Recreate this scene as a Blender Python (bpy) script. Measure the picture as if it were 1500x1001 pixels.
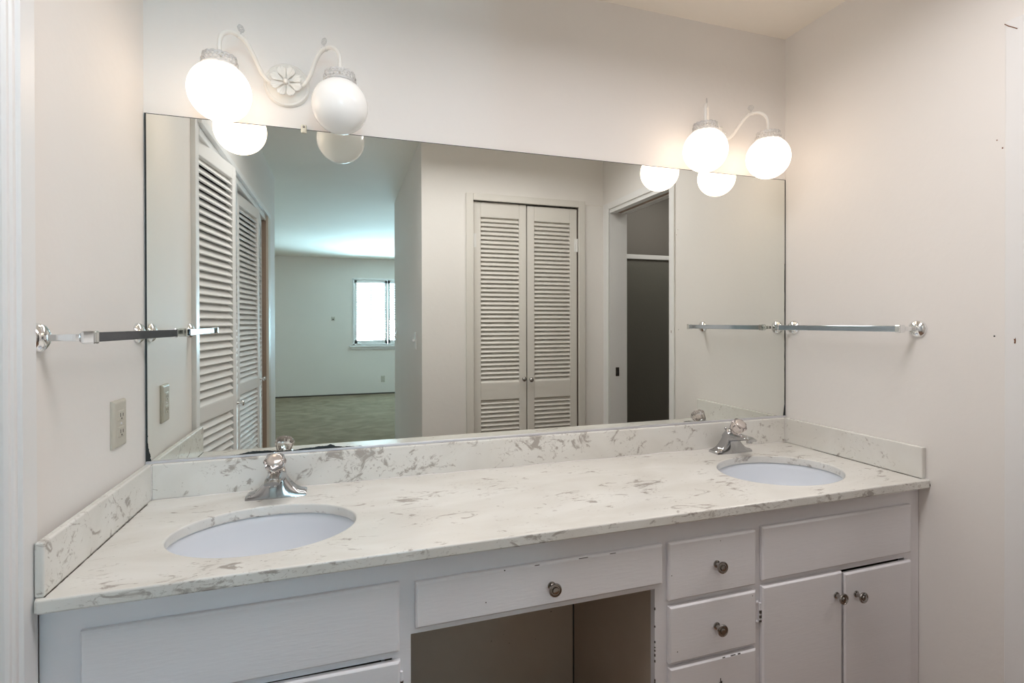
import bpy, bmesh, math, random
from math import sin, cos, pi, radians, sqrt
from mathutils import Vector, Matrix
random.seed(7)
for o in list(bpy.data.objects): bpy.data.objects.remove(o)
SC = bpy.context.scene
COL = SC.collection
# ------------------------------------------------------------------ camera
W = 2.2406          # distance between the two side walls
cd = bpy.data.cameras.new('camera'); cam = bpy.data.objects.new('camera', cd); COL.objects.link(cam)
SC.camera = cam
F = 756.83
_y, _p, _r = radians(17.8981), radians(-.2488), radians(-.116)
_f = Vector((sin(_y)*cos(_p), cos(_y)*cos(_p), sin(_p))); _rt = Vector((cos(_y), -sin(_y), 0)); _u = _rt.cross(_f)
_R = cos(_r)*_rt + sin(_r)*_u; _U = -sin(_r)*_rt + cos(_r)*_u
cam.matrix_world = Matrix(((_R.x, _U.x, -_f.x, .5267), (_R.y, _U.y, -_f.y, -1.6691), (_R.z, _U.z, -_f.z, 1.2864), (0, 0, 0, 1)))
cd.sensor_width = 36; cd.sensor_fit = 'HORIZONTAL'; cd.lens = F/1500*36
cd.shift_y = -(500.5-476.18)/1500; cd.clip_start = .02; cd.clip_end = 60
# ------------------------------------------------------------------ world, daylight and added fills
wd = bpy.data.worlds.new('sky'); SC.world = wd; wd.use_nodes = True
bg = wd.node_tree.nodes['Background']; bg.inputs[0].default_value = (.74, .88, 1, 1); bg.inputs[1].default_value = 1.9
def area(name, loc, rot, sx, sy, power, color):
    l = bpy.data.lights.new(name, 'AREA'); l.shape = 'RECTANGLE'; l.size = sx; l.size_y = sy; l.energy = power; l.color = color
    o = bpy.data.objects.new(name, l); o.location = loc; o.rotation_euler = rot; COL.objects.link(o); return o
# skylight outside the far window; warm fills outside two added, unseen side windows
area('daylight_far_window', (1.38, -8.72, .95), (radians(128), 0, 0), 1.8, 1.0, 800, (.47, .80, 1))
area('added_west_fill', (-3.45, -5.4, 1.5), (radians(90), 0, radians(-90)), 2.2, 1.3, 8, (1, .82, .70))
area('added_east_fill', (4.05, -5.6, 1.5), (radians(90), 0, radians(90)), 2.2, 1.3, 8, (1, .82, .70))
# unseen fill lamps added: one under the alcove ceiling, one in the shower room
fb = area('added_ceiling_fill', (1.05, -.92, 2.37), (radians(0), 0, 0), 1.7, .3, 13.0, (.98, .945, .95)); fb.data.spread = radians(168)
area('shower_room_fill', (2.95, -1.4, 2.43), (0, 0, 0), .3, .3, 6, (1, .95, .9))
GLOBE = 2.5        # radiance of a lit opal globe
vs = SC.view_settings; SC.display_settings.display_device = 'sRGB'
vs.view_transform = 'Standard'; vs.look = 'None'; vs.gamma = 1; vs.use_curve_mapping = False; vs.exposure = 0.38
SC.cycles.max_bounces = 14; SC.cycles.diffuse_bounces = 8; SC.cycles.glossy_bounces = 8; SC.cycles.transmission_bounces = 10

# ------------------------------------------------------------------ materials
def newmat(name):
    m = bpy.data.materials.new(name); m.use_nodes = True; nt = m.node_tree
    return m, nt, nt.nodes['Principled BSDF']
def N(nt, typ, **kw):
    n = nt.nodes.new(typ)
    for k, v in kw.items():
        if k in n.inputs: n.inputs[k].default_value = v
        else: setattr(n, k, v)
    return n
def coords(nt, scale=(1, 1, 1)):
    tc = N(nt, 'ShaderNodeTexCoord'); mp = N(nt, 'ShaderNodeMapping'); mp.inputs['Scale'].default_value = scale
    nt.links.new(tc.outputs['Object'], mp.inputs[0]); return mp.outputs[0]
def ramp(nt, fac, stops):
    r = N(nt, 'ShaderNodeValToRGB'); e = r.color_ramp.elements
    while len(e) < len(stops): e.new(.5)
    for i, (p, c) in enumerate(stops): e[i].position = p; e[i].color = c if len(c) == 4 else (*c, 1)
    nt.links.new(fac, r.inputs[0]); return r.outputs[0]
def mixc(nt, fac, a, b):
    m = N(nt, 'ShaderNodeMix', data_type='RGBA')
    for s, v in ((0, fac), (6, a), (7, b)):
        if hasattr(v, 'is_linked') or hasattr(v, 'links'): nt.links.new(v, m.inputs[s])
        else: m.inputs[s].default_value = v if s == 0 else (*v, 1)
    return m.outputs[2]
def painted(name, col, rough=.55, bump=.15, scale=60, var=.03, stretch=(1, 1, 1), dist=.002):
    m, nt, b = newmat(name); v = coords(nt, stretch)
    n1 = N(nt, 'ShaderNodeTexNoise', Scale=scale, Detail=4.0); nt.links.new(v, n1.inputs[0])
    n2 = N(nt, 'ShaderNodeTexNoise', Scale=2.3, Detail=3.0); nt.links.new(v, n2.inputs[0])
    c = ramp(nt, n2.outputs[0], [(.3, tuple(x*(1-var) for x in col)), (.7, tuple(min(1, x*(1+var)) for x in col))])
    nt.links.new(c, b.inputs['Base Color']); b.inputs['Roughness'].default_value = rough
    bp = N(nt, 'ShaderNodeBump', Strength=bump, Distance=dist); nt.links.new(n1.outputs[0], bp.inputs['Height']); nt.links.new(bp.outputs[0], b.inputs['Normal'])
    return m
def flat(name, col, rough=.5, metal=0.0, **kw):
    m, nt, b = newmat(name); b.inputs['Base Color'].default_value = (*col, 1); b.inputs['Roughness'].default_value = rough; b.inputs['Metallic'].default_value = metal
    for k, v in kw.items(): b.inputs[k].default_value = v
    return m
M = {}
M['wall'] = painted('wall_paint', (.80, .775, .75), .6, .35, 34, .012)
M['ceil'] = painted('ceiling_paint', (.87, .82, .745), .8, .5, 45, .015)
M['wall_bed'] = painted('bedroom_paint', (.74, .705, .66), .7, .3, 34, .012)
M['trim'] = painted('trim_enamel', (.80, .80, .80), .35, .12, 25, .01)
M['cab'] = painted('cabinet_enamel', (.80, .79, .82), .38, .3, 30, .012, (1, 1, 7), .0012)
M['cab_in'] = painted('dark_inside', (.16, .13, .11), .8, .2, 30, .08)  # dark brown for cabinet, closet and cupboard insides
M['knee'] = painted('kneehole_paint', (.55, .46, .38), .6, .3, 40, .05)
M['louvre'] = painted('louvre_enamel', (.78, .78, .77), .55, .1, 25, .01)
M['louvre2'] = painted('warm_louvre_enamel', (.72, .695, .65), .38, .1, 25, .01)
M['jamb_dark'] = painted('jamb_wood', (.34, .25, .19), .6, .3, 30, .12, (8, 8, 1))
M['beige'] = painted('beige_trim', (.68, .63, .54), .5, .2, 30, .02)
M['chrome'] = flat('chrome', (.86, .87, .88), .07, 1.0)
M['darkened_chrome'] = flat('darkened_chrome', (.50, .50, .51), .10, 1.0)  # chrome toned darker so the faucets stand out from the marble
M['pewter'] = flat('dark_chrome', (.40, .38, .36), .16, 1.0)
M['alu'] = flat('aluminium', (.68, .68, .72), .42, .6)
M['almond'] = flat('almond_plastic', (.52, .49, .42), .4)
M['dark'] = flat('dark_slot', (.02, .02, .02), .7)
M['edge'] = flat('oxidised_silver', (.012, .018, .02), .45)
M['china'] = flat('white_china', (.76, .80, .86), .08)
M['lamp_white'] = painted('white_lamp_enamel', (.80, .78, .74), .4, .1, 60, .01)
M['lace'] = painted('aged_lamp_enamel', (.58, .57, .56), .45, .2, 90, .12)
M['caulk'] = painted('caulk', (.80, .78, .76), .6, .5, 120, .05)
M['grime'] = flat('grime', (.07, .06, .05), .9)
M['rust'] = flat('bare_wood', (.16, .06, .02), .8)
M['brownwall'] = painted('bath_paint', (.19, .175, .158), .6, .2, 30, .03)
M['clear'] = flat('clip_plastic', (.80, .76, .64), .15, 0.0)
# mirror glass
M['mirror'] = flat('silvered_glass', (.82, .838, .80), .0, 1.0)
# opal glass lamps
m, nt, b = newmat('lit_opal'); b.inputs['Base Color'].default_value = (.9, .88, .84, 1); b.inputs['Roughness'].default_value = .08
b.inputs['Emission Color'].default_value = (1, .79, .61, 1); b.inputs['Emission Strength'].default_value = GLOBE; M['lit'] = m
M['opal'] = flat('opal_glass', (.96, .95, .93), .10, 0.0)
# acrylic knob
m, nt, b = newmat('acrylic'); b.inputs['Base Color'].default_value = (.93, .85, .82, 1); b.inputs['Roughness'].default_value = .06; b.inputs['Transmission Weight'].default_value = .92; b.inputs['IOR'].default_value = 1.49; M['acrylic'] = m
# obscured shower glass
m, nt, b = newmat('obscured_glass'); v = coords(nt)
n1 = N(nt, 'ShaderNodeTexNoise', Scale=90.0, Detail=3.0); nt.links.new(v, n1.inputs[0])
b.inputs['Base Color'].default_value = (.22, .215, .19, 1); b.inputs['Roughness'].default_value = .35; b.inputs['Transmission Weight'].default_value = .25
bp = N(nt, 'ShaderNodeBump', Strength=.5, Distance=.002); nt.links.new(n1.outputs[0], bp.inputs['Height']); nt.links.new(bp.outputs[0], b.inputs['Normal']); M['obscured'] = m
# thin clear pane
m = bpy.data.materials.new('window_glass'); m.use_nodes = True; nt = m.node_tree; nt.nodes.remove(nt.nodes['Principled BSDF'])
tr = N(nt, 'ShaderNodeBsdfTransparent'); gl = N(nt, 'ShaderNodeBsdfGlossy', Roughness=.02); mx = N(nt, 'ShaderNodeMixShader', Fac=.06)
nt.links.new(tr.outputs[0], mx.inputs[1]); nt.links.new(gl.outputs[0], mx.inputs[2]); nt.links.new(mx.outputs[0], nt.nodes['Material Output'].inputs[0]); M['pane'] = m
# carpet
def carpet(name, a, b_):
    m, nt, b = newmat(name); v = coords(nt)
    n1 = N(nt, 'ShaderNodeTexNoise', Scale=4.5, Detail=8.0, Distortion=.7); nt.links.new(v, n1.inputs[0])
    n2 = N(nt, 'ShaderNodeTexNoise', Scale=160.0, Detail=3.0); nt.links.new(v, n2.inputs[0])
    c = ramp(nt, n1.outputs[0], [(.32, a), (.68, b_)]); c2 = ramp(nt, n2.outputs[0], [(.3, (.72, .72, .72)), (.7, (1, 1, 1))])
    mm = N(nt, 'ShaderNodeMix', data_type='RGBA', blend_type='MULTIPLY'); mm.inputs[0].default_value = .8
    nt.links.new(c, mm.inputs[6]); nt.links.new(c2, mm.inputs[7]); nt.links.new(mm.outputs[2], b.inputs['Base Color']); b.inputs['Roughness'].default_value = 1
    bp = N(nt, 'ShaderNodeBump', Strength=.8, Distance=.01); nt.links.new(n2.outputs[0], bp.inputs['Height']); nt.links.new(bp.outputs[0], b.inputs['Normal'])
    return m
M['carpet'] = carpet('carpet', (.26, .205, .135), (.37, .305, .21))
M['vinyl'] = painted('brown_vinyl', (.22, .13, .08), .5, .2, 30, .1)
# cultured marble: cream ground, clustered grey-brown flecks drawn out along the counter
def marble(name, stretch, amount):
    m, nt, b = newmat(name); v = coords(nt, stretch); v1 = coords(nt)
    big = N(nt, 'ShaderNodeTexNoise', Scale=5.5, Detail=2.0); nt.links.new(v1, big.inputs[0])
    fl = N(nt, 'ShaderNodeTexNoise', Scale=11.0, Detail=9.0, Roughness=.66, Distortion=1.3); nt.links.new(v, fl.inputs[0])
    fine = N(nt, 'ShaderNodeTexNoise', Scale=30.0, Detail=6.0, Roughness=.6, Distortion=2.2); nt.links.new(v, fine.inputs[0])
    cloud = N(nt, 'ShaderNodeTexNoise', Scale=3.0, Detail=5.0, Distortion=1.0); nt.links.new(v, cloud.inputs[0])
    base = ramp(nt, cloud.outputs[0], [(.35, (.68, .665, .625)), (.62, (.755, .75, .72))])
    a1 = N(nt, 'ShaderNodeMath', operation='MULTIPLY_ADD'); nt.links.new(big.outputs[0], a1.inputs[0]); a1.inputs[1].default_value = .42; nt.links.new(fl.outputs[0], a1.inputs[2])
    f1 = ramp(nt, a1.outputs[0], [(.80-amount, (0, 0, 0)), (.865-amount, (1, 1, 1))])
    a2 = N(nt, 'ShaderNodeMath', operation='MULTIPLY_ADD'); nt.links.new(big.outputs[0], a2.inputs[0]); a2.inputs[1].default_value = .40; nt.links.new(fine.outputs[0], a2.inputs[2])
    f2 = ramp(nt, a2.outputs[0], [(.815-amount, (0, 0, 0)), (.90-amount, (.75, .75, .75))])
    s = N(nt, 'ShaderNodeMath', operation='MAXIMUM'); nt.links.new(f1, s.inputs[0]); nt.links.new(f2, s.inputs[1])
    s2 = N(nt, 'ShaderNodeMath', operation='MULTIPLY'); nt.links.new(s.outputs[0], s2.inputs[0]); s2.inputs[1].default_value = .78
    c = mixc(nt, s2.outputs[0], base, (.31, .275, .245))
    nt.links.new(c, b.inputs['Base Color']); b.inputs['Roughness'].default_value = .22
    return m
M['marble'] = marble('cultured_marble', (1.0, 2.2, 1.8), -.018)
M['marble_nose'] = marble('cultured_marble_edge', (1.5, 1, 2.6), .035)
M['marble_v'] = marble('cultured_marble_upright', (1.3, 1.3, 1.6), .012)

# ------------------------------------------------------------------ mesh helpers
def box(bm, x0, x1, y0, y1, z0, z1):
    vs_ = [bm.verts.new((x, y, z)) for z in (z0, z1) for x, y in ((x0, y0), (x1, y0), (x1, y1), (x0, y1))]
    for f in ((3, 2, 1, 0), (4, 5, 6, 7), (0, 1, 5, 4), (1, 2, 6, 5), (2, 3, 7, 6), (3, 0, 4, 7)): bm.faces.new([vs_[i] for i in f])
def prism(bm, poly, z0, z1):
    n = len(poly); a = [bm.verts.new((x, y, z0)) for x, y in poly]; c = [bm.verts.new((x, y, z1)) for x, y in poly]
    bm.faces.new(a[::-1]); bm.faces.new(c)
    for i in range(n): bm.faces.new((a[i], a[(i+1) % n], c[(i+1) % n], c[i]))
def lathe(bm, prof, seg=40, mat=Matrix(), rfun=None):
    """prof: (radius, height) pairs turned about local Z"""
    rings = []
    for r, h in prof:
        if r < 1e-6: rings.append([bm.verts.new(mat @ Vector((0, 0, h)))])
        else: rings.append([bm.verts.new(mat @ Vector(((r*(rfun(t) if rfun else 1))*cos(t), (r*(rfun(t) if rfun else 1))*sin(t), h))) for t in [2*pi*i/seg for i in range(seg)]])
    for A, B in zip(rings, rings[1:]):
        for i in range(seg):
            j = (i+1) % seg
            q = [A[0] if len(A) == 1 else A[i], A[0] if len(A) == 1 else A[j], B[0] if len(B) == 1 else B[j], B[0] if len(B) == 1 else B[i]]
            u = []
            for w in q:
                if w not in u: u.append(w)
            if len(u) > 2: bm.faces.new(u)
def smooth_path(pts, n=8):
    out = []; P = [Vector(p) for p in pts]; P = [P[0]*2-P[1]] + P + [P[-1]*2-P[-2]]
    for i in range(1, len(P)-2):
        for k in range(n):
            t = k/n; a, b, c, d = P[i-1], P[i], P[i+1], P[i+2]
            out.append(.5*((2*b)+(c-a)*t+(2*a-5*b+4*c-d)*t*t+(3*b-a-3*c+d)*t**3))
    out.append(P[-2]); return out
def tube(bm, pts, r, seg=14, cap=True):
    P = [Vector(p) for p in pts]; rr = r if isinstance(r, (list, tuple)) else [r]*len(P)
    up = Vector((0.13, .21, .97)); rings = []
    for i, p in enumerate(P):
        d = (P[min(i+1, len(P)-1)]-P[max(i-1, 0)]).normalized(); a = d.cross(up)
        a = a.normalized(); b = d.cross(a).normalized(); up = -b if (-b).dot(up) > 0 else b
        rings.append([bm.verts.new(p+rr[i]*(cos(t)*a+sin(t)*b)) for t in [2*pi*k/seg for k in range(seg)]])
    for A, B in zip(rings, rings[1:]):
        for i in range(seg): bm.faces.new((A[i], A[(i+1) % seg], B[(i+1) % seg], B[i]))
    if cap: bm.faces.new(rings[0][::-1]); bm.faces.new(rings[-1])
def loft(bm, secs, cap=True):
    rings = [[bm.verts.new(p) for p in s] for s in secs]; n = len(rings[0])
    for A, B in zip(rings, rings[1:]):
        for i in range(n): bm.faces.new((A[i], A[(i+1) % n], B[(i+1) % n], B[i]))
    if cap: bm.faces.new(rings[0][::-1]); bm.faces.new(rings[-1])
def obj(name, bm, mat, parent=None, smooth=False, bevel=0, seg=2, ang=35):
    bmesh.ops.recalc_face_normals(bm, faces=bm.faces)
    me = bpy.data.meshes.new(name); bm.to_mesh(me); bm.free(); me.materials.append(mat)
    o = bpy.data.objects.new(name, me); COL.objects.link(o)
    if parent: o.parent = parent
    if smooth:
        for p in me.polygons: p.use_smooth = True
        if smooth == 'auto':
            md = o.modifiers.new('split', 'EDGE_SPLIT'); md.split_angle = radians(38)
    if bevel:
        md = o.modifiers.new('bevel', 'BEVEL'); md.width = bevel; md.segments = seg; md.limit_method = 'ANGLE'; md.angle_limit = radians(ang)
    return o
def bxo(name, mat, parent, *bs, bevel=0, **kw):
    bm = bmesh.new()
    for b in bs: box(bm, *b)
    return obj(name, bm, mat, parent, bevel=bevel, **kw)
def tag(o, label=None, cat=None, group=None, kind=None):
    if label: o['label'] = label
    if cat: o['category'] = cat
    if group: o['group'] = group
    if kind: o['kind'] = kind
    return o
def thing(name, label, cat, loc=(0, 0, 0), rot=(0, 0, 0), group=None, kind=None):
    o = bpy.data.objects.new(name, None); COL.objects.link(o); o.location = loc; o.rotation_euler = rot; o.empty_display_size = .05
    return tag(o, label, cat, group, kind)
def copy_tree(o, parent=None):
    c = o.copy(); COL.objects.link(c); c.parent = parent
    for ch in list(o.children): copy_tree(ch, c)
    return c
def T(loc, rx=0, ry=0, rz=0):
    return Matrix.Translation(loc) @ Matrix.Rotation(rz, 4, 'Z') @ Matrix.Rotation(ry, 4, 'Y') @ Matrix.Rotation(rx, 4, 'X')
S = lambda name, mat, label, cat, *bs, **kw: tag(bxo(name, mat, None, *bs, **kw), label, cat, kind='structure')

# ------------------------------------------------------------------ setting: vanity alcove
CH = 2.44; YB = -1.573; XH = .982; YL = -2.79; YR = -3.43; YF = -8.0
S('wall_back', M['wall'], 'off-white wall carrying the big mirror and both lamps', 'wall', (-.15, W+.13, 0, .12, 0, CH))
bm = bmesh.new(); prism(bm, [(0, 0), (-.016, -.535), (-.15, -.535), (-.15, 0)], 0, CH)
wl = tag(obj('wall_left', bm, M['wall']), 'short off-white wall left of the mirror with towel bar and outlet', 'wall', kind='structure')
wr = S('wall_right', M['wall'], 'off-white wall right of the mirror, pierced by a pocket door opening', 'wall',
       (W, W+.13, -.79, 0, 0, CH), (W, W+.13, -1.48, -.79, 2.05, CH), (W, W+.13, YB-.1, -1.48, 0, CH))
S('wall_front', M['wall'], 'wall facing the mirror around the double louvred linen doors', 'wall',
  (XH+.1, 1.30, YB-.1, YB, 0, CH), (2.06, W, YB-.1, YB, 0, CH), (1.30, 2.06, YB-.1, YB, 2.085, CH))
S('wall_hall', M['wall'], 'hallway side wall with a light switch, seen edge-on in the mirror', 'wall', (XH, XH+.1, YR, YB, 0, CH))
S('wall_closet_side', M['wall'], 'wall strip above and beyond the folding closet doors', 'wall',
  (-.12, 0, -2.44, -.60, 2.06, CH), (-.12, 0, YL, -2.44, 0, CH), (-.15, -.016, -.60, -.535, 2.06, CH))
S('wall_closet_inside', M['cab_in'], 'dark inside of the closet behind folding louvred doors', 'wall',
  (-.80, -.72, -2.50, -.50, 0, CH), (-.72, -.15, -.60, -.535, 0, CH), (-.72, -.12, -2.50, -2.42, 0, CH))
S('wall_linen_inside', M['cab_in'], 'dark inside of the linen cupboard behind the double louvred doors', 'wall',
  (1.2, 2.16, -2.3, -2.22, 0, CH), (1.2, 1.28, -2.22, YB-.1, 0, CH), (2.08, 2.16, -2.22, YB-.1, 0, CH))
S('floor', M['vinyl'], 'brown floor under the vanity and hallway', 'floor', (-.8, 3.8, YB-.3, .12, -.06, 0))
S('floor_carpet', M['carpet'], 'worn beige-green carpet of the bedroom and hallway', 'floor', (-3.2, 3.8, YF-.1, YB-.3, -.06, 0))
S('ceiling', M['ceil'], 'off-white textured ceiling over the vanity and hallway', 'ceiling', (-.8, 3.8, -3.077, .12, CH, CH+.08))
S('ceiling_bedroom', M['ceil'], 'ceiling of the bedroom brightened by its windows', 'ceiling', (-3.2, 3.8, YF-.1, -3.077, CH, CH+.08), (-3.2, -.8, -3.077, -2.6, CH, CH+.08))
# bathroom beyond the pocket door
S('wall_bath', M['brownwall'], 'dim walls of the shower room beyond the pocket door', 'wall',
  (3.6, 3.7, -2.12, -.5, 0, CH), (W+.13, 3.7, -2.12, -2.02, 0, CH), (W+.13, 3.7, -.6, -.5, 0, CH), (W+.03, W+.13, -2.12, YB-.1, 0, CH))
# bedroom shell
bw = 'wall'
S('wall_bedroom_near', M['wall_bed'], 'bedroom wall beside the hallway mouth', bw, (-3.1, -.12, YL, YL+.1, 0, CH), (XH+.1, 3.6, YR, YR+.1, 0, CH))
WX0, WX1, WZ0, WZ1 = .675, 2.02, .905, 2.07
wf = S('wall_bedroom_far', M['wall_bed'], 'far bedroom wall around the shuttered window', bw, (-3.1, WX0, YF-.12, YF, 0, CH), (WX1, 3.7, YF-.12, YF, 0, CH), (WX0, WX1, YF-.12, YF, 0, WZ0), (WX0, WX1, YF-.12, YF, WZ1, CH))
S('wall_bedroom_west', M['wall_bed'], 'bedroom side wall with an added window, west side', bw,
  (-3.2, -3.1, YF, -6.5, 0, CH), (-3.2, -3.1, -4.3, YL+.1, 0, CH), (-3.2, -3.1, -6.5, -4.3, 0, .85), (-3.2, -3.1, -6.5, -4.3, 2.15, CH))
S('wall_bedroom_east', M['wall_bed'], 'bedroom side wall with an added window, east side', bw,
  (3.6, 3.7, YF, -6.7, 0, CH), (3.6, 3.7, -4.5, YR+.1, 0, CH), (3.6, 3.7, -6.7, -4.5, 0, .85), (3.6, 3.7, -6.7, -4.5, 2.15, CH))
for nm, x, a, b_, lab in (('added_window_2', -3.15, -6.5, -4.3, 'added unseen side window of the bedroom, west wall'), ('added_window_3', 3.65, -6.7, -4.5, 'added unseen side window of the bedroom, east wall')):  # unseen side windows, added to bring fill light into the bedroom
    w = thing(nm, lab, 'window', (0, 0, 0), kind='structure')
    bxo('window_frame', M['trim'], w, (x-.03, x+.03, a, b_, .85, .89), (x-.03, x+.03, a, b_, 2.11, 2.15), (x-.03, x+.03, a, a+.04, .89, 2.11), (x-.03, x+.03, b_-.04, b_, .89, 2.11), (x-.03, x+.03, (a+b_)/2-.02, (a+b_)/2+.02, .89, 2.11))
    bxo('window_glass', M['pane'], w, (x-.003, x+.003, a+.04, b_-.04, .89, 2.11))
# far window with plantation shutters
w1 = thing('window_1', 'white shuttered window glowing with daylight on the far bedroom wall', 'window', kind='structure')
bxo('window_glass', M['pane'], w1, (WX0, WX1, YF-.085, YF-.08, WZ0, WZ1))
bxo('window_frame', M['trim'], w1, (WX0-.02, WX0+.012, YF-.06, YF+.02, WZ0-.01, WZ1+.015), (WX1-.012, WX1+.02, YF-.06, YF+.02, WZ0-.01, WZ1+.015), (WX0-.02, WX1+.02, YF-.06, YF+.02, WZ1-.01, WZ1+.02), (WX0-.02, WX1+.02, YF-.06, YF+.02, WZ0-.01, WZ0+.01), bevel=.003)
bxo('window_sill', M['trim'], w1, (WX0-.08, WX1+.08, YF, YF+.055, .855, .885), (WX0-.05, WX1+.05, YF, YF+.02, .81, .855), bevel=.004)
for i, (a, b_) in enumerate(((WX0+.012, 1.262), (1.262+.006, WX1-.012))):
    f = bxo('shutter_frame', M['trim'], w1, (a, a+.04, YF-.03, YF, WZ0+.01, WZ1-.01), (b_-.045, b_, YF-.03, YF, WZ0+.01, WZ1-.01), (a, b_, YF-.03, YF, WZ0+.01, WZ0+.07), (a, b_, YF-.03, YF, WZ1-.06, WZ1-.01))
    bm = bmesh.new()
    for k in range(24):
        z = WZ0+.09+k*(WZ1-WZ0-.17)/23; m4 = T(((a+b_)/2, YF-.02, z), rx=radians(30))
        s0 = len(bm.verts); hw = (b_-a)/2-.045
        box(bm, -hw, hw, -.024, .024, -.004, .004); bm.verts.ensure_lookup_table()
        for v in bm.verts[s0:]: v.co = m4 @ v.co
    obj('shutter_louvres', bm, M['trim'], f)
    bxo('tilt_rod', M['trim'], f, ((a+b_)/2-.006, (a+b_)/2+.006, YF+.005, YF+.014, WZ0+.1, WZ1-.09))
# thin dark strip where the carpet meets the far wall
S('foot_strip_far', M['grime'], 'thin dark line along the foot of the far bedroom wall', 'baseboard', (-3.1, 3.6, YF, YF+.012, 0, .022))
# small things on the bedroom wall
def wallplate(name, label, cat, loc, rot, kind, mat, w=.071, h=.115, d=.0066):
    """local: plate in XZ facing -Y"""
    t = thing(name, label, cat, loc, rot, group='light switches in the hallway' if kind == 'switch' else 'wall outlets')
    bm = bmesh.new(); secs = []
    for y, s in ((0, 0), (-d*.55, 0), (-d*.9, .004), (-d, .007)):
        secs.append([(-w/2+s, y, -h/2+s), (w/2-s, y, -h/2+s), (w/2-s, y, h/2-s), (-w/2+s, y, h/2-s)])
    loft(bm, secs); obj('cover_plate', bm, mat, t, bevel=.0008)
    if kind == 'outlet':
        for zc in (.020, -.020):
            bm = bmesh.new(); box(bm, -.0165, .0165, -d-.0015, -.005, zc-.0135, zc+.0135); r = obj('receptacle', bm, mat, t, bevel=.004, seg=3)
            bxo('slots', M['dark'], r, (-.0075, -.0055, -d-.0019, -d-.0012, zc-.003, zc+.006), (.0055, .0075, -d-.0019, -d-.0012, zc-.003, zc+.005), (-.002, .002, -d-.0019, -d-.0012, zc-.0095, zc-.006))
        bm = bmesh.new(); lathe(bm, [(0, d+.0016), (.0025, d+.0014), (.003, d-.001)], 12, T((0, 0, 0), rx=pi/2)); obj('screw', bm, M['alu'], t, smooth=True)
    elif kind == 'switch':
        bxo('toggle', M['trim'], t, (-.005, .005, -.022, -.005, -.004, .012), bevel=.002)
    return t
wallplate('wall_outlet', 'small outlet low on the far bedroom wall below the shuttered window', 'outlet', (1.179, YF, .27), (0, 0, pi), 'outlet', M['almond'])
t = thing('phone_jack', 'tiny beige wall jack in the middle of the far bedroom wall', 'wall jack', (.325, YF, 1.364), (0, 0, pi))
bxo('jack_cover', M['almond'], t, (-.03, .03, -.016, 0, -.035, .035), bevel=.004); bxo('jack_socket', M['dark'], t, (-.012, .012, -.0175, -.015, -.022, -.004))
wallplate('light_switch', 'light switch on the hallway side wall near its front corner', 'light switch', (XH, -1.87, 1.165), (0, 0, -pi/2), 'switch', M['trim'])
wallplate('light_switch', 'light switch on the hallway side wall at its far end by the bedroom', 'light switch', (XH, -3.22, 1.15), (0, 0, -pi/2), 'switch', M['trim'])

# ------------------------------------------------------------------ trims
TR = lambda name, mat, label, *bs, **kw: S(name, mat, label, 'trim', *bs, **kw)
bm = bmesh.new()   # moulded casing at the near edge of the closet opening
prism(bm, [(-.03, -.5255), (-.001, -.5255), (.0005, -.528), (.0005, -.570), (-.006, -.573), (-.0045, -.577), (-.0045, -.583), (-.008, -.586), (-.007, -.594), (-.012, -.598), (-.03, -.600)], 0, 2.06)
tag(obj('trim_1', bm, M['trim'], bevel=.0008), 'white moulded casing at the left picture edge beside the vanity', 'trim', kind='structure')
TR('trim_2', M['trim'], 'white header board above the folding closet doors', (-.03, .014, -2.47, -.56, 2.045, 2.075), (-.06, -.004, -2.44, -.60, 2.012, 2.045), bevel=.003)
TR('trim_3', M['beige'], 'beige casing at the far end of the folding closet doors', (-.05, .012, -2.45, -2.35, 0, 2.045), bevel=.003)
TR('trim_4', M['jamb_dark'], 'dark wooden jamb behind the last folding closet door', (-.08, -.004, -2.365, -2.345, 0, 2.04))
TR('trim_5', M['louvre2'], 'white casing around the double louvred linen doors', (1.263, 1.310, YB, YB+.016, 0, 2.117), (2.049, 2.096, YB, YB+.016, 0, 2.117), (1.310, 2.049, YB, YB+.016, 2.073, 2.117), bevel=.003)
t6 = TR('trim_6', M['trim'], 'white casing around the pocket door opening in the right wall', (W-.010, W, -.79, -.745, 0, 2.098), (W-.010, W, -1.552, -1.482, 0, 2.098), (W-.010, W, -1.482, -.79, 2.055, 2.098), bevel=.002)
TR('trim_7', M['trim'], 'white jamb lining inside the pocket door opening', (W, W+.13, -1.484, -1.474, 0, 2.05), (W, W+.13, -.80, -.79, 0, 2.05), (W, W+.045, -1.474, -.80, 2.03, 2.05), (W+.085, W+.13, -1.474, -.80, 2.03, 2.05))
TR('trim_8', M['jamb_dark'], 'bare wooden track slot above the pocket door', (W+.045, W+.085, -1.474, -.80, 2.035, 2.05))
t = thing('strike_plate', 'small dark latch strike on the pocket door jamb', 'strike plate', (W+.055, -1.474, .95))
bxo('plate', M['pewter'], t, (-.013, .013, 0, .002, -.03, .03)); bxo('latch_hole', M['dark'], t, (-.006, .006, .0015, .0026, -.017, .017))
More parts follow.
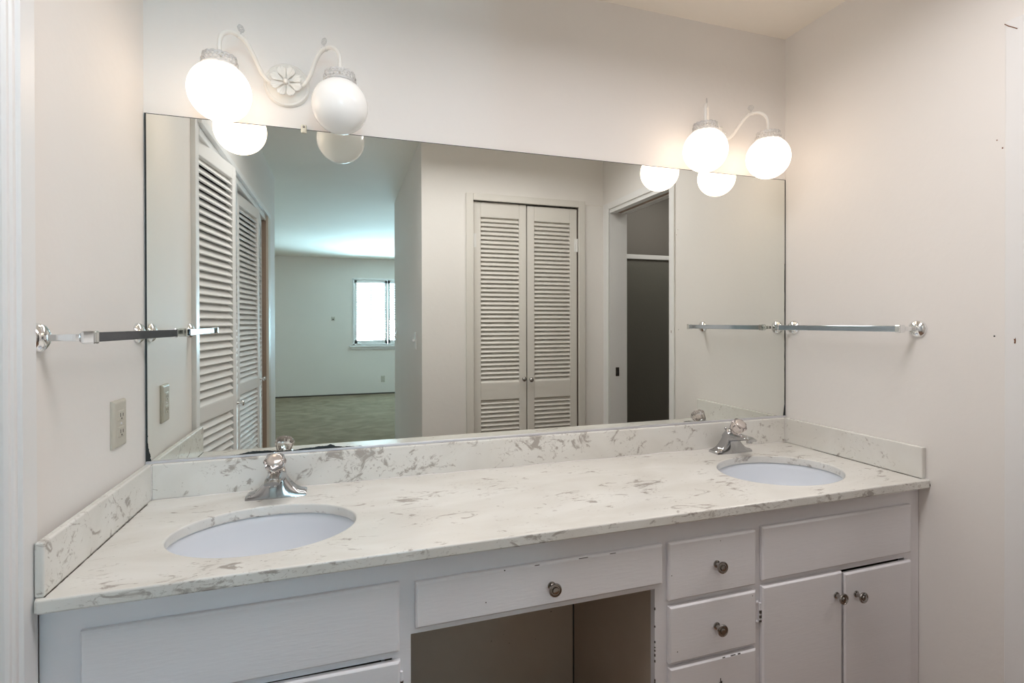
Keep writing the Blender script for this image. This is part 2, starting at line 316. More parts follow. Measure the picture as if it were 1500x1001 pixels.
# scars in paint and plaster
bxo('nail_hole', M['dark'], wr, (W-.0006, W+.002, -.7185, -.7145, 1.244, 1.2485), bevel=.0008)
bxo('nail_hole', M['rust'], wr, (W-.0006, W+.002, -.723, -.7205, 1.786, 1.789)); bxo('nail_hole', M['rust'], wr, (W-.0006, W+.002, -.736, -.733, 1.760, 1.764))
bm = bmesh.new(); prism(bm, [(-.7665, 1.228), (-.7695, 1.228), (-.7700, 1.236), (-.7697, 1.240), (-.7690, 1.2435), (-.7683, 1.240), (-.7660, 1.2405), (-.7662, 1.237), (-.7672, 1.236)], 0, .0008)
for v in bm.verts: v.co = Vector((W-.0108+v.co.z, v.co.x, v.co.y))
obj('paint_chip', bm, M['rust'], t6)
bm = bmesh.new(); tube(bm, [(W-.0102, -.744, 2.093), (W-.0104, -.753, 2.083), (W-.0104, -.760, 2.077), (W-.0104, -.772, 2.066)], .0011, 6); obj('paint_crack', bm, M['rust'], t6)
bm = bmesh.new(); tube(bm, [(2.10, YB+.0004, 2.098), (2.125, YB+.0004, 2.094), (2.15, YB+.0004, 2.100), (2.18, YB+.0004, 2.094), (2.21, YB+.0004, 2.098), (2.235, YB+.0004, 2.093)], .0009, 6)
tag(obj('trim_9', bm, M['beige']), 'hairline plaster crack right of the double louvred doors', 'crack', kind='structure')

# ------------------------------------------------------------------ louvred doors
def leaf(name, label, P0, P1, z0, z1, face, mat, stile, top, mid, bot, pitch, thick=.03, knob=None, hinges=None, knob_mat='chrome'):
    """door leaf standing between plan points P0 -> P1; face = +1/-1: which side of the leaf looks into the room (local +Y / -Y)"""
    d = Vector((P1[0]-P0[0], P1[1]-P0[1])); L = d.length; a = math.atan2(d.y, d.x)
    t = thing(name, label, 'door', (P0[0], P0[1], 0), (0, 0, a), kind='structure'); g = .0015
    y0, y1 = (-thick, 0) if face > 0 else (0, thick)
    bxo('door_frame', mat, t, (g, stile, y0, y1, z0, z1), (L-stile, L-g, y0, y1, z0, z1), (stile, L-stile, y0, y1, z1-top, z1),
        (stile, L-stile, y0, y1, mid[0], mid[1]), (stile, L-stile, y0, y1, z0, z0+bot), bevel=.0025)
    for nm, lo, hi in (('upper_louvres', mid[1], z1-top), ('lower_louvres', z0+bot, mid[0])):
        bm = bmesh.new(); n = int(round((hi-lo)/pitch)); p = (hi-lo)/n; yc = (y0+y1)/2
        for k in range(n):
            m4 = T((L/2, yc, lo+p*(k+.5)), rx=radians(-54)*face); s0 = len(bm.verts); hw = L/2-stile+.004; sw = p*.64
            box(bm, -hw, hw, -sw, sw, -.0032, .0032); bm.verts.ensure_lookup_table()
            for v in bm.verts[s0:]: v.co = m4 @ v.co
        obj(nm, bm, mat, t)
    if knob:
        bm = bmesh.new(); yk = y1 if face > 0 else y0
        lathe(bm, [(0, 0), (.009, 0), (.009, .002), (.005, .004), (.0045, .014), (.008, .018), (.0135, .021), (.0155, .026), (.013, .031), (.006, .034), (0, .0345)], 24, T((knob[0] if knob[0] > 0 else L+knob[0], yk, knob[1]), rx=-pi/2*face))
        obj('door_knob', bm, M[knob_mat], t, smooth=True)
    if hinges:
        for z in hinges[1]:
            bm = bmesh.new(); yk = y1 if face > 0 else y0; x = 0 if hinges[0] == 0 else L
            lathe(bm, [(0, -.045), (.0055, -.045), (.0055, .045), (0, .045)], 12, T((x, yk+.004*face, z)))
            s = 1 if x == 0 else -1; xs = sorted((x, x+s*.022)); ys = sorted((yk, yk+.0015*face)); box(bm, xs[0], xs[1], ys[0], ys[1], z-.044, z+.044)
            obj('hinge', bm, M['louvre'], t, smooth='auto')
    return t
PV = [(-.030, -.602), (.040, -1.040), (-.030, -1.478), (.012, -1.925), (-.030, -2.340)]
ml = (.888, .952)
leaf('door_1', 'first folding louvred closet leaf, nearest the mirror', PV[1], PV[0], .02, 2.015, -1, M['louvre'], .034, .062, ml, .16, .0322)
leaf('door_2', 'second folding louvred closet leaf, hidden behind the first', PV[2], PV[1], .02, 2.015, -1, M['louvre'], .034, .062, ml, .16, .0322, knob=(-.05, .905))
leaf('door_3', 'third folding louvred closet leaf, lit by bedroom daylight', PV[3], PV[2], .02, 2.0, -1, M['louvre'], .034, .062, ml, .16, .0295)
leaf('door_4', 'last folding louvred closet leaf, a narrow sliver by the dark jamb', PV[4], PV[3], .02, 2.0, -1, M['louvre'], .034, .062, ml, .16, .0295, knob=(-.05, .93))
yd = YB-.012
leaf('door_5', 'left leaf of the double louvred linen doors', (1.312, yd), (1.678, yd), .015, 2.07, 1, M['louvre2'], .052, .098, (.782, .893), .14, .0281, thick=.032, knob=(-.024, .912), hinges=(0, (1.818, .35)), knob_mat='pewter')
leaf('door_6', 'right leaf of the double louvred linen doors', (1.682, yd), (2.047, yd), .015, 2.066, 1, M['louvre2'], .052, .100, (.782, .893), .14, .0281, thick=.032, knob=(.022, .906), hinges=(1, (1.816, .35)), knob_mat='pewter')
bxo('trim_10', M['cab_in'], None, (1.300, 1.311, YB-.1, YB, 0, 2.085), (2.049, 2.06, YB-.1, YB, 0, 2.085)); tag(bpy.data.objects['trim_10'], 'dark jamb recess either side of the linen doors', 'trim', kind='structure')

# ------------------------------------------------------------------ shower seen through the pocket door opening
sh = thing('shower_enclosure', 'dark obscured-glass shower screen with a white top rail beyond the pocket door', 'shower screen', (2.98, -1.89, 0))
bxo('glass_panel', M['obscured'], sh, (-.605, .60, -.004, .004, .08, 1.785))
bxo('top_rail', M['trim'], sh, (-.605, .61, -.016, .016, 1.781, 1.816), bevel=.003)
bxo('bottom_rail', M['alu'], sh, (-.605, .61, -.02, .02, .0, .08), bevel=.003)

# ------------------------------------------------------------------ mirror
ZM0, ZM1 = .9045, 1.867
mr = thing('wall_mirror', 'huge frameless wall mirror above the long marble counter', 'mirror', (W/2, 0, ZM0))
mo = lambda b: (b[0]-W/2, b[1]-W/2, b[2], b[3], b[4]-ZM0, b[5]-ZM0)
bm = bmesh.new(); vv = [bm.verts.new((x-W/2, -.003, z-ZM0)) for x, z in ((.0065, ZM0), (W-.005, ZM0), (W-.005, ZM1-.002), (.0065, ZM1-.002))]; bm.faces.new(vv)
obj('mirror_glass', bm, M['mirror'], mr)
tag(bxo('glass_edge', M['edge'], mr, mo((.002, W-.0015, -.0028, -.0002, ZM0, ZM1)), mo((.002, .0065, -.0034, -.0028, ZM0, ZM1)), mo((W-.005, W-.0015, -.0034, -.0028, ZM0, ZM1))), 'blackened edge of the glass')
def patch(pts, z0=None):
    """desilvered patch lying on the glass, jagged upper outline, straight lower edge"""
    bm = bmesh.new(); rows = []
    for (x, z) in pts:
        rows.append((bm.verts.new((x-W/2, -.0034, z-ZM0)), bm.verts.new((x-W/2, -.0034, 0))))
    for (a, b_), (c, d) in zip(rows, rows[1:]): bm.faces.new((b_, d, c, a))
    o = obj('desilvered_patch', bm, M['edge'], mr); tag(o, 'ragged black patch where the silvering has rotted')
def jag(pts, amp=.0008):
    out = []
    for (x0, z0), (x1, z1) in zip(pts, pts[1:]):
        n = max(2, int((x1-x0)/.003))
        for k in range(n): t_ = k/n; out.append((x0+(x1-x0)*t_, z0+(z1-z0)*t_+random.uniform(-amp, amp)))
    return out+[pts[-1]]
patch(jag([(.215, .9048), (.230, .9062), (.254, .911), (.267, .9125), (.283, .9125), (.307, .9120), (.328, .910), (.347, .9072), (.375, .9070), (.392, .909), (.414, .911), (.431, .911), (.451, .9135), (.471, .914), (.484, .918), (.497, .911), (.511, .908), (.525, .9065), (.537, .908), (.546, .906), (.576, .9055)]))
bm = bmesh.new(); rows = []
for k in range(26):
    z = ZM0+.075*k/25; wdt = .0065+.0085*(1-k/25)**1.6+random.uniform(-.0012, .0012)
    rows.append((bm.verts.new((.0025-W/2, -.00345, z-ZM0)), bm.verts.new((wdt-W/2, -.00345, z-ZM0))))
for (a, b_), (c, d) in zip(rows, rows[1:]): bm.faces.new((a, b_, d, c))
tag(obj('desilvered_patch', bm, M['edge'], mr), 'black rotted silvering in the lower left corner')
bm = bmesh.new(); rows = []
for k in range(40):
    z = ZM0+.62*k/39; wdt = .0055+.008*max(0, 1-k/3)+random.uniform(0, .0012)
    rows.append((bm.verts.new((W/2-.002, -.00345, z-ZM0)), bm.verts.new((W/2-wdt, -.00345, z-ZM0))))
for (a, b_), (c, d) in zip(rows, rows[1:]): bm.faces.new((a, b_, d, c))
tag(obj('desilvered_patch', bm, M['edge'], mr), 'black rotted silvering up the right edge')
bxo('bottom_channel', M['alu'], mr, mo((.004, W-.003, -.009, -.0035, .8988, .9052)), bevel=.0008)
ck = thing('mirror_clip', 'little clear plastic clip on the mirror top between the left lamp globes', 'clip', (.411, 0, 1.867))
bm = bmesh.new(); loft(bm, [[(x*s, y, z) for x, z in ((-.008, -.012), (.008, -.012), (.008, .012), (-.008, .012))] for y, s in ((0, 1), (-.006, 1), (-.010, .8))]); obj('clip_body', bm, M['clear'], ck, bevel=.002)
bm = bmesh.new(); lathe(bm, [(0, .0125), (.003, .012), (.0035, .009)], 14, T((0, 0, .005), rx=pi/2)); obj('screw', bm, M['pewter'], ck, smooth=True)

# ------------------------------------------------------------------ countertop
ZC = .80; DK = .553; SINKS = [(.3458, -.318, .2046, .1545), (1.8905, -.3164, .2061, .1665)]
ct = thing('countertop', 'long cream marbled counter with two oval sink cut-outs', 'countertop', (W/2, -DK/2, ZC))
def wv(p): return (p[0]-W/2, p[1]+DK/2, p[2]-ZC)
bm = bmesh.new()
def loop(pts, z=ZC):
    return [bm.verts.new(wv((x, y, z))) for x, y in pts]
def ring(a, b_):
    n = len(a)
    for k in range(n): bm.faces.new((a[k], a[(k+1) % n], b_[(k+1) % n], b_[k]))
def loop_edges(vs_): return [bm.edges.new((vs_[k], vs_[(k+1) % len(vs_)])) for k in range(len(vs_))]
OUT = lambda e: [(.001, -.001), (.0030, -DK+.012+e), (.0055+e*.3, -DK+.003+e), (.010+e*.5, -DK+e), (W-.006-e*.5, -DK+e), (W-.0018-e*.3, -DK+.001+e), (W-.001, -DK+.004+e), (W-.001, -.001)]
ELL = lambda q, e: [(q[0]+(q[2]+e)*cos(t), q[1]+(q[3]+e)*sin(t)) for t in [2*pi*k/96 for k in range(96)]]
tops = []; bots = []
for gen in (OUT, lambda e: ELL(SINKS[0], e), lambda e: ELL(SINKS[1], e)):
    R3 = .004
    rows = [loop(gen(R3*(1-sin(k*pi/6))), ZC-R3*(1-cos(k*pi/6))) for k in range(4)]
    rows.append(loop(gen(0), ZC-.0225)); rows.append(loop(gen(.0025), ZC-.026))
    tops.append(rows[0]); bots.append(rows[-1])
    for a, b_ in zip(rows, rows[1:]): ring(a, b_)
def find_edges(vv):
    st = [set(v.link_edges) for v in vv]; out = []
    for k in range(len(vv)): out += list(st[k] & st[(k+1) % len(vv)])
    return out
for L3 in (tops, bots):
    bmesh.ops.triangle_fill(bm, use_beauty=True, use_dissolve=False, edges=[e for vv in L3 for e in find_edges(vv)])
slab = obj('slab', bm, M['marble'], ct); slab.data.materials.append(M['marble_nose'])
for p in slab.data.polygons:
    if p.normal.y < -.8 and p.center.y < -DK/2+.003: p.material_index = 1
HS = .8985
def splash(name, pts, z1=HS):
    bm = bmesh.new(); prism(bm, pts, ZC, z1)
    for v in bm.verts: v.co = Vector(wv(v.co))
    return obj(name, bm, M['marble_v'], ct, bevel=.004, seg=3, ang=40)
splash('backsplash', [(.0195, -.0005), (.0195, -.018), (W-.0195, -.018), (W-.0195, -.0005)])
splash('side_splash', [(.001, -.001), (.0018, -DK+.010), (.0175, -DK+.008), (.0190, -.001)])
splash('side_splash', [(W-.0190, -.001), (W-.0190, -DK+.012), (W-.001, -DK+.012), (W-.001, -.001)])
def strip(a, b_, rad, jit=.0008, n=60):
    a = Vector(a); b_ = Vector(b_); tube(bm, [Vector(wv(a+(b_-a)*k/n))+Vector((0, 0, random.uniform(-jit, jit))) for k in range(n+1)], [rad*random.uniform(.6, 1.25) for _ in range(n+1)], 6)
for a in (((.021, -.0185, ZC+.0005), (W-.021, -.0185, ZC+.0005), .0022), ((.0195, -.018, ZC), (.0195, -.018, HS-.004), .0014, 0, 20), ((W-.0195, -.018, ZC), (W-.0195, -.018, HS-.004), .0014, 0, 20)):
    bm = bmesh.new(); strip(*a); obj('caulk_line', bm, M['caulk'], ct, smooth=True)
for a in (((.0198, -.05, ZC), (.0170, -DK+.01, ZC+.0002), .0012, .0003, 70), ((W-.0192, -.15, ZC), (W-.0192, -DK+.014, ZC+.0002), .0010, .0003, 50), ((W-.0022, -DK+.001, ZC-.020), (W-.0022, -DK+.004, ZC-.004), .0018, .0004, 6)):
    bm = bmesh.new(); strip(*a); tag(obj('grime_line', bm, M['grime'], ct, smooth=True), 'dark crack along the side splash joint')

# ------------------------------------------------------------------ sinks
for (cx, cy, a, b_), lab in zip(SINKS, ('white oval undermount sink at the left end of the counter', 'white oval undermount sink at the right end of the counter')):
    s = thing('sink', lab, 'sink', (cx, cy, ZC-.0265), group='undermount sinks in the counter')
    bm = bmesh.new(); prof = [(1.10, 0), (1.03, 0), (1.01, -.004), (1.0, -.02), (.97, -.055), (.90, -.09), (.76, -.118), (.55, -.135), (.32, -.143), (.14, -.146), (.11, -.148)]
    prof2 = [(.13, -.156), (.56, -.146), (.80, -.127), (.95, -.095), (1.03, -.055), (1.06, -.012), (1.10, -.010)]
    rings = [[bm.verts.new(((a+.003)*k*cos(t), (b_+.003)*k*sin(t), z)) for t in [2*pi*i/72 for i in range(72)]] for k, z in prof+prof2]
    for A, B in zip(rings, rings[1:]+[rings[0]]):
        for i in range(72): bm.faces.new((A[i], A[(i+1) % 72], B[(i+1) % 72], B[i]))
    obj('bowl', bm, M['china'], s, smooth=True)
    bm = bmesh.new(); lathe(bm, [(0, -.1465), (.012, -.1455), (.022, -.1445), (.0275, -.1435), (.030, -.1455), (.026, -.156), (0, -.156)], 32); d = obj('drain', bm, M['chrome'], s, smooth=True)
    bm = bmesh.new(); lathe(bm, [(0, -.1405), (.014, -.141), (.0165, -.1445), (0, -.1446)], 28); obj('stopper', bm, M['chrome'], d, smooth=True)

# ------------------------------------------------------------------ faucets
def faucet(label, loc, rz=0, knob_tilt=radians(46)):
    t = thing('faucet', label, 'faucet', loc, (0, 0, rz), group='faucets behind the sinks')
    # body: wings sweeping up from a wide foot to the central column (local -Y is towards the sink)
    bm = bmesh.new(); secs = []
    for i in range(41):
        u = -1+2*i/40; x = u*.078; au = abs(u)
        f_ = min(1, max(0, (.92-au)/.70)); f_ = f_**2.0 if f_ < 1 else 1
        h = .012+.053*f_ - (.004*max(0, (au-.93)/.07))
        yb_ = .028*(1-.16*au**3); yf = -.030*(1-.12*au**3); k1 = .62+.30*au; k2 = .48+.30*au
        secs.append([(x, yf, 0), (x, yf*.97, .007), (x, yf*k1, h*.80), (x, yf*k2, h), (x, yb_*k2, h), (x, yb_*k1, h*.80), (x, yb_*.97, .007), (x, yb_, 0)])
    loft(bm, secs); obj('body', bm, M['darkened_chrome'], t, smooth='auto')
    # spout: broad tapering beak reaching over the bowl
    bm = bmesh.new(); secs = []
    for i in range(17):
        u = i/16; y = .004-.116*u; top = .0775-.0035*u-.0045*max(0, u-.85)/.15; w_ = .0240-.0055*u; th = .034*(1-u)**1.3+.0095
        zc = top-th/2; th /= 2
        secs.append([(w_*cx_, y, zc+th*cz_) for cx_, cz_ in ((-1, -.7), (-1, .35), (-.80, .80), (-.35, 1), (.35, 1), (.80, .80), (1, .35), (1, -.7), (.75, -1), (-.75, -1))])
    loft(bm, secs); obj('spout', bm, M['darkened_chrome'], t, smooth='auto')
    bm = bmesh.new(); lathe(bm, [(0, -.011), (.0085, -.011), (.0105, -.0095), (.0105, .004), (0, .004)], 24, T((0, -.098, .064))); obj('aerator', bm, M['darkened_chrome'], t, smooth='auto')
    # cartridge neck and tilted acrylic knob
    mt = T((0, .004, .058), rx=knob_tilt)
    bm = bmesh.new(); lathe(bm, [(0, -.014), (.0225, -.014), (.0235, .010), (.0235, .020), (.0220, .0235), (.0165, .0265), (.0145, .030), (.0165, .033), (.0165, .0385), (0, .0385)], 36, mt); obj('neck', bm, M['darkened_chrome'], t, smooth='auto')
    bm = bmesh.new(); lathe(bm, [(0, .0335), (.014, .0345), (.0190, .0375), (.0215, .044), (.0235, .054), (.0275, .066), (.0282, .072), (.0260, .078), (.0215, .0815), (0, .0818)], 72, mt, rfun=lambda a: 1-.10*(abs(sin(4*a))**1.5-.5))
    k = obj('handle', bm, M['acrylic'], t, smooth=True)
    bm = bmesh.new(); lathe(bm, [(0, .0850), (.013, .0845), (.0185, .0832), (.0195, .0815), (.0195, .0800), (0, .0800)], 32, mt); tag(obj('handle_cap', bm, M['almond_cap'], k, smooth=True), 'round pearl insert in the clear knob')
    bm = bmesh.new(); tube(bm, [(0, .0235, .0), (0, .0235, .078)], .0022, 10); lathe(bm, [(0, -.006), (.004, -.005), (.006, 0), (.005, .004), (0, .006)], 20, T((0, .0235, .083))); obj('lift_rod', bm, M['darkened_chrome'], t, smooth=True)
    return t
M['almond_cap'] = flat('pearl_cap', (.60, .54, .50), .12, .55)
faucet('chrome faucet with clear knob behind the left sink', (.3425, -.078, ZC))
faucet('chrome faucet with clear knob behind the right sink', (1.9030, -.074, ZC))

# ------------------------------------------------------------------ vanity cabinet
YFc = -.519; YD = YFc-.013
vc = thing('vanity_cabinet', 'long white painted vanity cabinet with drawers, doors and open kneehole', 'cabinet', (W/2, -.26, 0))
def vb(name, mat, *bs, parent=vc, off=(W/2, -.26, 0), **kw):
    return bxo(name, mat, parent, *[(b[0]-off[0], b[1]-off[0], b[2]-off[1], b[3]-off[1], b[4]-off[2], b[5]-off[2]) for b in bs], **kw)
ZT = .7735; yi = YFc+.019
vb('face_frame', M['cab'], (-.002, .085, YFc, yi, .09, ZT), (.622, .662, YFc, yi, .0, ZT), (1.283, 1.325, YFc, yi, .0, ZT), (1.586, 1.632, YFc, yi, .09, ZT), (2.176, W-.002, YFc, yi, .09, ZT),
   (.085, .622, YFc, yi, .705, ZT), (.662, 1.283, YFc, yi, .600, ZT), (1.325, 1.586, YFc, yi, .705, ZT), (1.632, 2.176, YFc, yi, .705, ZT),
   (.085, .622, YFc, yi, .5555, .585), (1.325, 1.586, YFc, yi, .549, .575), (1.325, 1.586, YFc, yi, .389, .410), (1.632, 2.176, YFc, yi, .5545, .585), (.085, .622, YFc, yi, .09, .12), (1.325, 1.586, YFc, yi, .09, .12), (1.632, 2.176, YFc, yi, .09, .12))
vb('carcass', M['cab_in'], (.010, .022, yi, -.004, .09, .60), (.010, .630, -.016, -.004, .09, .60), (.022, .63, yi, -.016, .09, .10), (.022, .63, -.46, -.45, 0, .09))
vb('carcass', M['cab_in'], (1.305, W-.006, -.016, -.004, .09, .60), (1.305, W-.006, yi, -.016, .09, .10), (W-.018, W-.006, yi, -.016, .10, .60), (1.305, W-.02, -.46, -.45, 0, .09))
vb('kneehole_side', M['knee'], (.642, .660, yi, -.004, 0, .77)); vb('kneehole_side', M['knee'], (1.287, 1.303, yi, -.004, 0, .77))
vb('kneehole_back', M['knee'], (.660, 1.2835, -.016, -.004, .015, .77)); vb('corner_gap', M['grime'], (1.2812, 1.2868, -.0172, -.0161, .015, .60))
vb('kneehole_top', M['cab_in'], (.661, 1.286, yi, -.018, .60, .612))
def front(name, x0, x1, z0, z1, knob=None, tilt=0, hinge=None, th=.013):
    cx, cz = (x0+x1)/2, (z0+z1)/2
    bm = bmesh.new(); e = .0045; y0, y1 = YFc, YFc-th
    a = [(x0, z0), (x1, z0), (x1, z1), (x0, z1)]; b_ = [(x0+e, z0+e), (x1-e, z0+e), (x1-e, z1-e), (x0+e, z1-e)]
    loft(bm, [[(x-cx, y0-y0, z-cz) for x, z in a], [(x-cx, -th+.004, z-cz) for x, z in a], [(x-cx, -th, z-cz) for x, z in b_]])
    o = obj(name, bm, M['cab'], vc, bevel=.0009); o.location = (cx-W/2, y0-.0006+.26, cz); o.rotation_euler = (0, tilt, 0)
    if knob:
        bm = bmesh.new()
        lathe(bm, [(0, 0), (.0095, 0), (.0095, .0025), (.006, .004), (.0052, .013), (.008, .018), (.0145, .0205), (.0160, .0235), (.0150, .0265), (.0125, .0270), (.0115, .0255), (.0085, .0255), (.0075, .0285), (0, .0300)], 36, T((knob[0]-cx, -th, knob[1]-cz), rx=pi/2))
        tag(obj('knob', bm, M['pewter'], o, smooth='auto'), 'dark polished metal ringed knob')
    if hinge:
        for hz in hinge[1]:
            hx = hinge[0]-cx; z = hz-cz; bm = bmesh.new()
            lathe(bm, [(0, -.026), (.0035, -.026), (.0035, .026), (0, .026)], 10, T((hx, -.004, z)))
            box(bm, hx-.012, hx-.002, -.0015, .0005, z-.03, z+.03)
            for q in (-.026, .026): lathe(bm, [(0, .004), (.0035, .003), (.0045, 0)], 10, T((hx-.007, -.001, z+q), rx=pi/2))
            h_ = obj('hinge', bm, M['cab'], o, smooth='auto')
            bxo('bare_metal', M['grime'], h_, (hx-.003, hx+.0037, -.0085, -.003, z-.015, z-.008), (hx-.003, hx+.0037, -.0085, -.003, z-.002, z+.006), (hx-.003, hx+.0037, -.0085, -.003, z-.026, z-.021))
    return o
def chips(o, spots):
    """little dark scars where paint is knocked off; spots in the front's own x,z"""
    for x, y, z, a, b_, c in spots: bxo('paint_chip', M['grime'], o, (x-a, x+a, y-b_, y+b_, z-c, z+c))
tag(front('false_front', .063, .637, .573, .7225), 'wide blank panel below the left sink')
front('door', .063, .346, .13, .548); front('door', .350, .637, .13, .5535, tilt=.007, hinge=(.640, (.50,)))
cdw = front('drawer', .671, 1.299, .6155, .7175, knob=(.991, .662))
chips(cdw, [(-.11, -.0125, .048, .0015, .0005, .0012), (-.03, -.0125, .0485, .006, .0004, .0007), (.09, -.0125, .0485, .012, .0004, .0006), (.17, -.0125, .0485, .008, .0004, .0006), (-.155, -.0133, -.018, .0012, .0004, .0012)])
d1 = front('drawer', 1.317, 1.595, .567, .7175, knob=(1.463, .645)); chips(d1, [(-.132, -.0133, -.008, .001, .0004, .001), (.02, -.0133, .062, .0008, .0004, .0008)])
d2 = front('drawer', 1.318, 1.595, .404, .552, knob=(1.463, .480)); chips(d2, [(-.115, -.0133, -.044, .0012, .0004, .0012), (.125, -.0133, .062, .001, .0004, .001)])
d3 = front('drawer', 1.319, 1.595, .22, .3925); chips(d3, [(.03, -.0125, .0835, .004, .0004, .0012), (.06, -.0125, .084, .008, .0004, .001), (.08, -.0125, .084, .004, .0004, .0014), (.019, -.0133, .025, .0012, .0005, .006), (.022, -.0133, .020, .002, .0005, .003)])
bm = bmesh.new(); lathe(bm, [(0, 0), (.005, 0), (.003, .004), (.0018, .012), (0, .013)], 12, T((.018, -.013, .016), rx=pi/2)); tag(obj('knob_screw', bm, M['pewter'], d3, smooth=True), 'bare screw left by a missing knob')
tag(front('false_front', 1.617, 2.190, .5735, .7215), 'wide blank panel below the right sink')
front('door', 1.617, 1.907, .13, .5575, knob=(1.883, .492), hinge=(1.614, (.485,)))
front('door', 1.9165, 2.191, .13, .5495, knob=(1.960, .484), tilt=-.004)
pc = lambda *b: bxo('paint_chip', M['grime'], vc, b)
for z in (.545, .50, .46, .447, .438, .425, .41, .36, .352):
    pc(1.2822-W/2, 1.2846-W/2, YFc-.0005+.26, YFc+.002+.26, z, z+random.uniform(.003, .007))
for k in range(14):
    x = random.uniform(.95, 1.27); z = random.uniform(.2, .58); s = random.uniform(.0008, .0022); pc(x-s-W/2, x+s-W/2, -.0165+.26, -.015+.26, z-s*.6, z+s*.6)
for x, z, a, c in ((1.10, .41, .007, .0015), (1.00, .395, .005, .003), (1.14, .335, .0012, .006)):
    pc(x-a-W/2, x+a-W/2, -.0165+.26, -.015+.26, z-c, z+c)

# ------------------------------------------------------------------ outlet beside the mirror
wallplate('wall_outlet', 'almond outlet on the left wall beside the mirror, below the towel bar', 'outlet', (-.0052, -.1725, 1.042), (0, 0, math.atan2(.535, .016)), 'outlet', M['almond'], w=.070, h=.115, d=.0095)

# ------------------------------------------------------------------ towel bars
def towel_bar(label, loc, rz, L, bar_mat, e=.010, twist=0):
    """local: wall plane at y=0, bar along x, projecting to -Y"""
    t = thing('towel_bar', label, 'towel bar', loc, (0, 0, rz), group='chrome towel bars beside the mirror')
    for x in (-L/2, L/2):
        bm = bmesh.new(); lathe(bm, [(0, 0), (.0275, 0), (.0275, .003), (.026, .007), (.021, .012), (.014, .0155), (.0095, .017), (0, .017)], 40, T((x, 0, 0), rx=pi/2))
        obj('flange', bm, M['chrome'], t, smooth=True)
        bm = bmesh.new(); secs = []
        for y, w_, h_ in ((-.012, .0055, .0075), (-.022, .0050, .0065), (-.040, .0055, .0065), (-.054, .006, .0075), (-.058, .008, .0105), (-.062, .0085, .0125), (-.070, .0085, .0125), (-.078, .0085, .0125), (-.081, .007, .0105)):
            y = y-e if y < -.05 else y
            secs.append([(x-w_, y, -h_), (x+w_, y, -h_), (x+w_, y, h_), (x-w_, y, h_)])
        loft(bm, secs); obj('post', bm, M['chrome'], t, bevel=.0015)
    br = bxo('bar', bar_mat, t, (-L/2+.008, L/2-.008, -.0775-e, -.0655-e, -.0095, .0095), bevel=.0015); br.rotation_euler = (0, 0, radians(twist))
    return t
towel_bar('chrome towel bar on the left wall, ending at the mirror', (-.0082, -.270, 1.2600), math.atan2(.535, .016), .440, flat('dark_reflection_chrome', (.11, .12, .15), .10, 1.0), .013, -2.2)  # dark reflections put into the bar colour; twist turns it off the window
towel_bar('chrome towel bar on the right wall, ending at the mirror', (W, -.2805, 1.2648), -pi/2, .470, flat('pale_reflection_chrome', (.55, .61, .68), .08, 1.0))  # blue-grey reflections put into this bar's colour

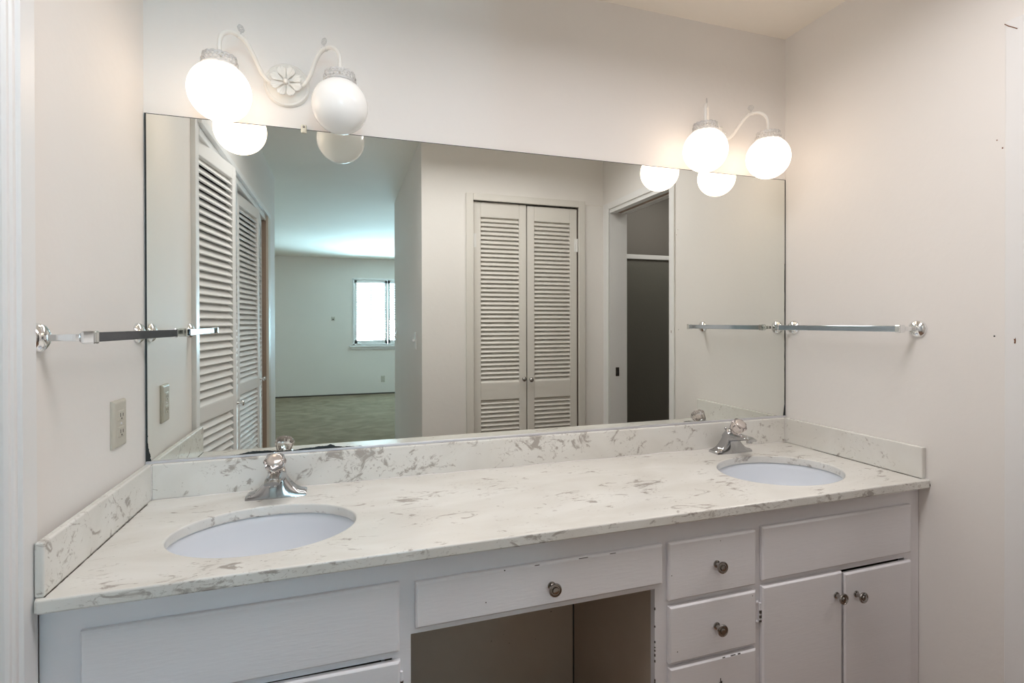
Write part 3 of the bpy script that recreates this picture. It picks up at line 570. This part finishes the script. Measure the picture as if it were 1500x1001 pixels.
# ------------------------------------------------------------------ lamps
ZP = 1.990; RG = .0758; GZ = 1.893-ZP; GY = -.1425
def sconce(label, x, sp, lit, rz=0):
    t = thing('wall_lamp', label, 'wall lamp', (x, 0, ZP), (0, 0, rz), group='globe wall lamps above the mirror')
    bm = bmesh.new(); lathe(bm, [(0, 0), (.0630, 0), (.0630, .008), (.0600, .0125), (.0560, .0135), (.0545, .0125), (.050, .0145), (.030, .0215), (.012, .0245), (0, .025)], 56, T((0, 0, 0), rx=pi/2)); obj('backplate', bm, M['lamp_white'], t, smooth='auto')
    bm = bmesh.new()   # eight ribbed petals curling off the plate
    for p in range(8):
        a0 = pi/8+p*pi/4; g = []
        for i in range(8):
            u = i/7; row = []
            for j in range(13):
                w_ = -1+2*j/12; half = (.10+.27*min(1, u*1.5))*(.95 if u < .9 else .86); ang = a0+w_*half
                rad = .009+.0355*u*(1-.16*abs(w_)**2+.035*cos(w_*3.5*pi)*(u > .7))
                y = -.030-.012*u**1.2-.0016*cos(w_*4*pi)*u + .004*abs(w_)*u
                row.append(bm.verts.new((rad*cos(ang), y, rad*sin(ang))))
            g.append(row)
        for i in range(7):
            for j in range(12): bm.faces.new((g[i][j], g[i][j+1], g[i+1][j+1], g[i+1][j]))
    fo = obj('flower', bm, M['lamp_white'], t, smooth=True); sd = fo.modifiers.new('solid', 'SOLIDIFY'); sd.thickness = .0014
    bm = bmesh.new(); lathe(bm, [(0, .020), (.006, .020), (.0055, .034), (.0075, .038), (.0065, .043), (.003, .0455), (0, .046)], 24, T((0, 0, 0), rx=pi/2)); obj('centre_nut', bm, M['lamp_white'], fo, smooth=True)
    for s, on in ((-1, lit[0]), (1, lit[1])):
        k = sp/.149
        P = smooth_path([(s*.030*k, -.020, -.004), (s*.046*k, -.034, -.006), (s*.064*k, -.052, .012), (s*.080*k, -.074, .046), (s*.094*k, -.090, .068), (s*.108*k, -.102, .077), (s*.126*k, -.119, .076), (s*.141*k, -.134, .062), (s*sp/abs(1), GY+.001, .040), (s*sp, GY, -.004)], 8)
        bm = bmesh.new(); tube(bm, P, .0058, 14); arm = obj('arm', bm, M['lamp_white'], t, smooth=True)
        # collar with finial at the crest
        cpt = Vector((s*.106*k, -.1005, .0765)); dr = Vector((s*.018*k, -.017, 0.0)).normalized()
        q = dr.to_track_quat('Z', 'Y').to_matrix().to_4x4(); mt = Matrix.Translation(cpt) @ q
        bm = bmesh.new(); lathe(bm, [(.0042, -.010), (.0068, -.010), (.0072, -.007), (.0055, -.005), (.0066, 0), (.0055, .005), (.0072, .007), (.0068, .010), (.0042, .010)], 20, mt); obj('collar', bm, M['lamp_white'], arm, smooth='auto')
        bm = bmesh.new(); tube(bm, [cpt, cpt+Vector((0, 0, .014))], .0016, 8)
        cc = cpt+Vector((0, 0, .0225)); nx = Vector((dr.x, dr.y, 0)).normalized(); nz = Vector((0, 0, 1))
        for rr, wr_ in ((.0092, .0011), (.0035, .0011)):
            tube(bm, [cc+rr*(cos(a)*nx+sin(a)*nz) for a in [2*pi*i/20 for i in range(21)]], wr_, 6, False)
        for i in range(6):
            a = pi/3*i; c2 = cc+.0078*(cos(a)*nx+sin(a)*nz); tube(bm, [cc+.003*(cos(a)*nx+sin(a)*nz), c2], .0008, 6)
            tube(bm, [c2+.0026*(cos(b_)*nx+sin(b_)*nz) for b_ in [2*pi*i2/10 for i2 in range(11)]], .0007, 5, False)
        obj('finial', bm, M['lace'], arm, smooth=True)
        # pierced crown that holds the globe
        bm = bmesh.new(); nS = 96; zz = [0, .004, .008, .0115, .0145, .018, .022, .0265]; grid = []
        for i, z in enumerate(zz):
            row = []
            for j in range(nS):
                a = 2*pi*j/nS; lift = 0
                if i == 0: lift = -.0022*abs(sin(a*8))
                if i == len(zz)-1: lift = .0026*abs(sin(a*8))
                rr = .0435-(.0025 if i > 4 else 0)+(.0015 if i in (0, 1) else 0)+(.0010 if i in (3, 4) else 0)
                row.append(bm.verts.new((s*sp+rr*cos(a), GY+rr*sin(a), GZ+RG-.012+z+lift)))
            grid.append(row)
        for i in range(len(zz)-1):
            for j in range(nS):
                hole = (i == 1 and j % 4 in (1, 2)) or (i == 2 and j % 4 in (3, 0)) or (i == 3 and j % 4 != 1) or (i == 5 and j % 4 in (0, 1)) or (i == 4 and j % 4 == 3)
                if not hole: bm.faces.new((grid[i][j], grid[i][(j+1) % nS], grid[i+1][(j+1) % nS], grid[i+1][j]))
        cr = obj('crown', bm, M['lace'], t, smooth=True); sd = cr.modifiers.new('solid', 'SOLIDIFY'); sd.thickness = .0012
        bm = bmesh.new(); lathe(bm, [(0, GZ+RG+.008), (.006, GZ+RG+.010), (.008, GZ+RG+.004), (.036, GZ+RG+.0), (.0385, GZ+RG-.006), (.0385, GZ+RG-.012), (.034, GZ+RG-.012), (.034, GZ+RG-.003), (0, GZ+RG-.003)], 40, T((s*sp, GY, 0))); obj('fitter', bm, M['lamp_white'], cr, smooth='auto')
        bm = bmesh.new(); bmesh.ops.create_uvsphere(bm, u_segments=56, v_segments=40, radius=RG, matrix=Matrix.Translation((s*sp, GY, GZ)))
        g = obj('globe', bm, M['lit'] if on else M['opal'], t, smooth=True)
        tag(g, 'glowing round opal glass globe' if on else 'unlit round opal glass globe')
    return t
sconce('white two-globe wall lamp with flower plate over the left sink, right globe unlit', .3655, .1495, (True, False))
sconce('white two-globe wall lamp over the right sink, both globes lit', 1.876, .1385, (True, True))
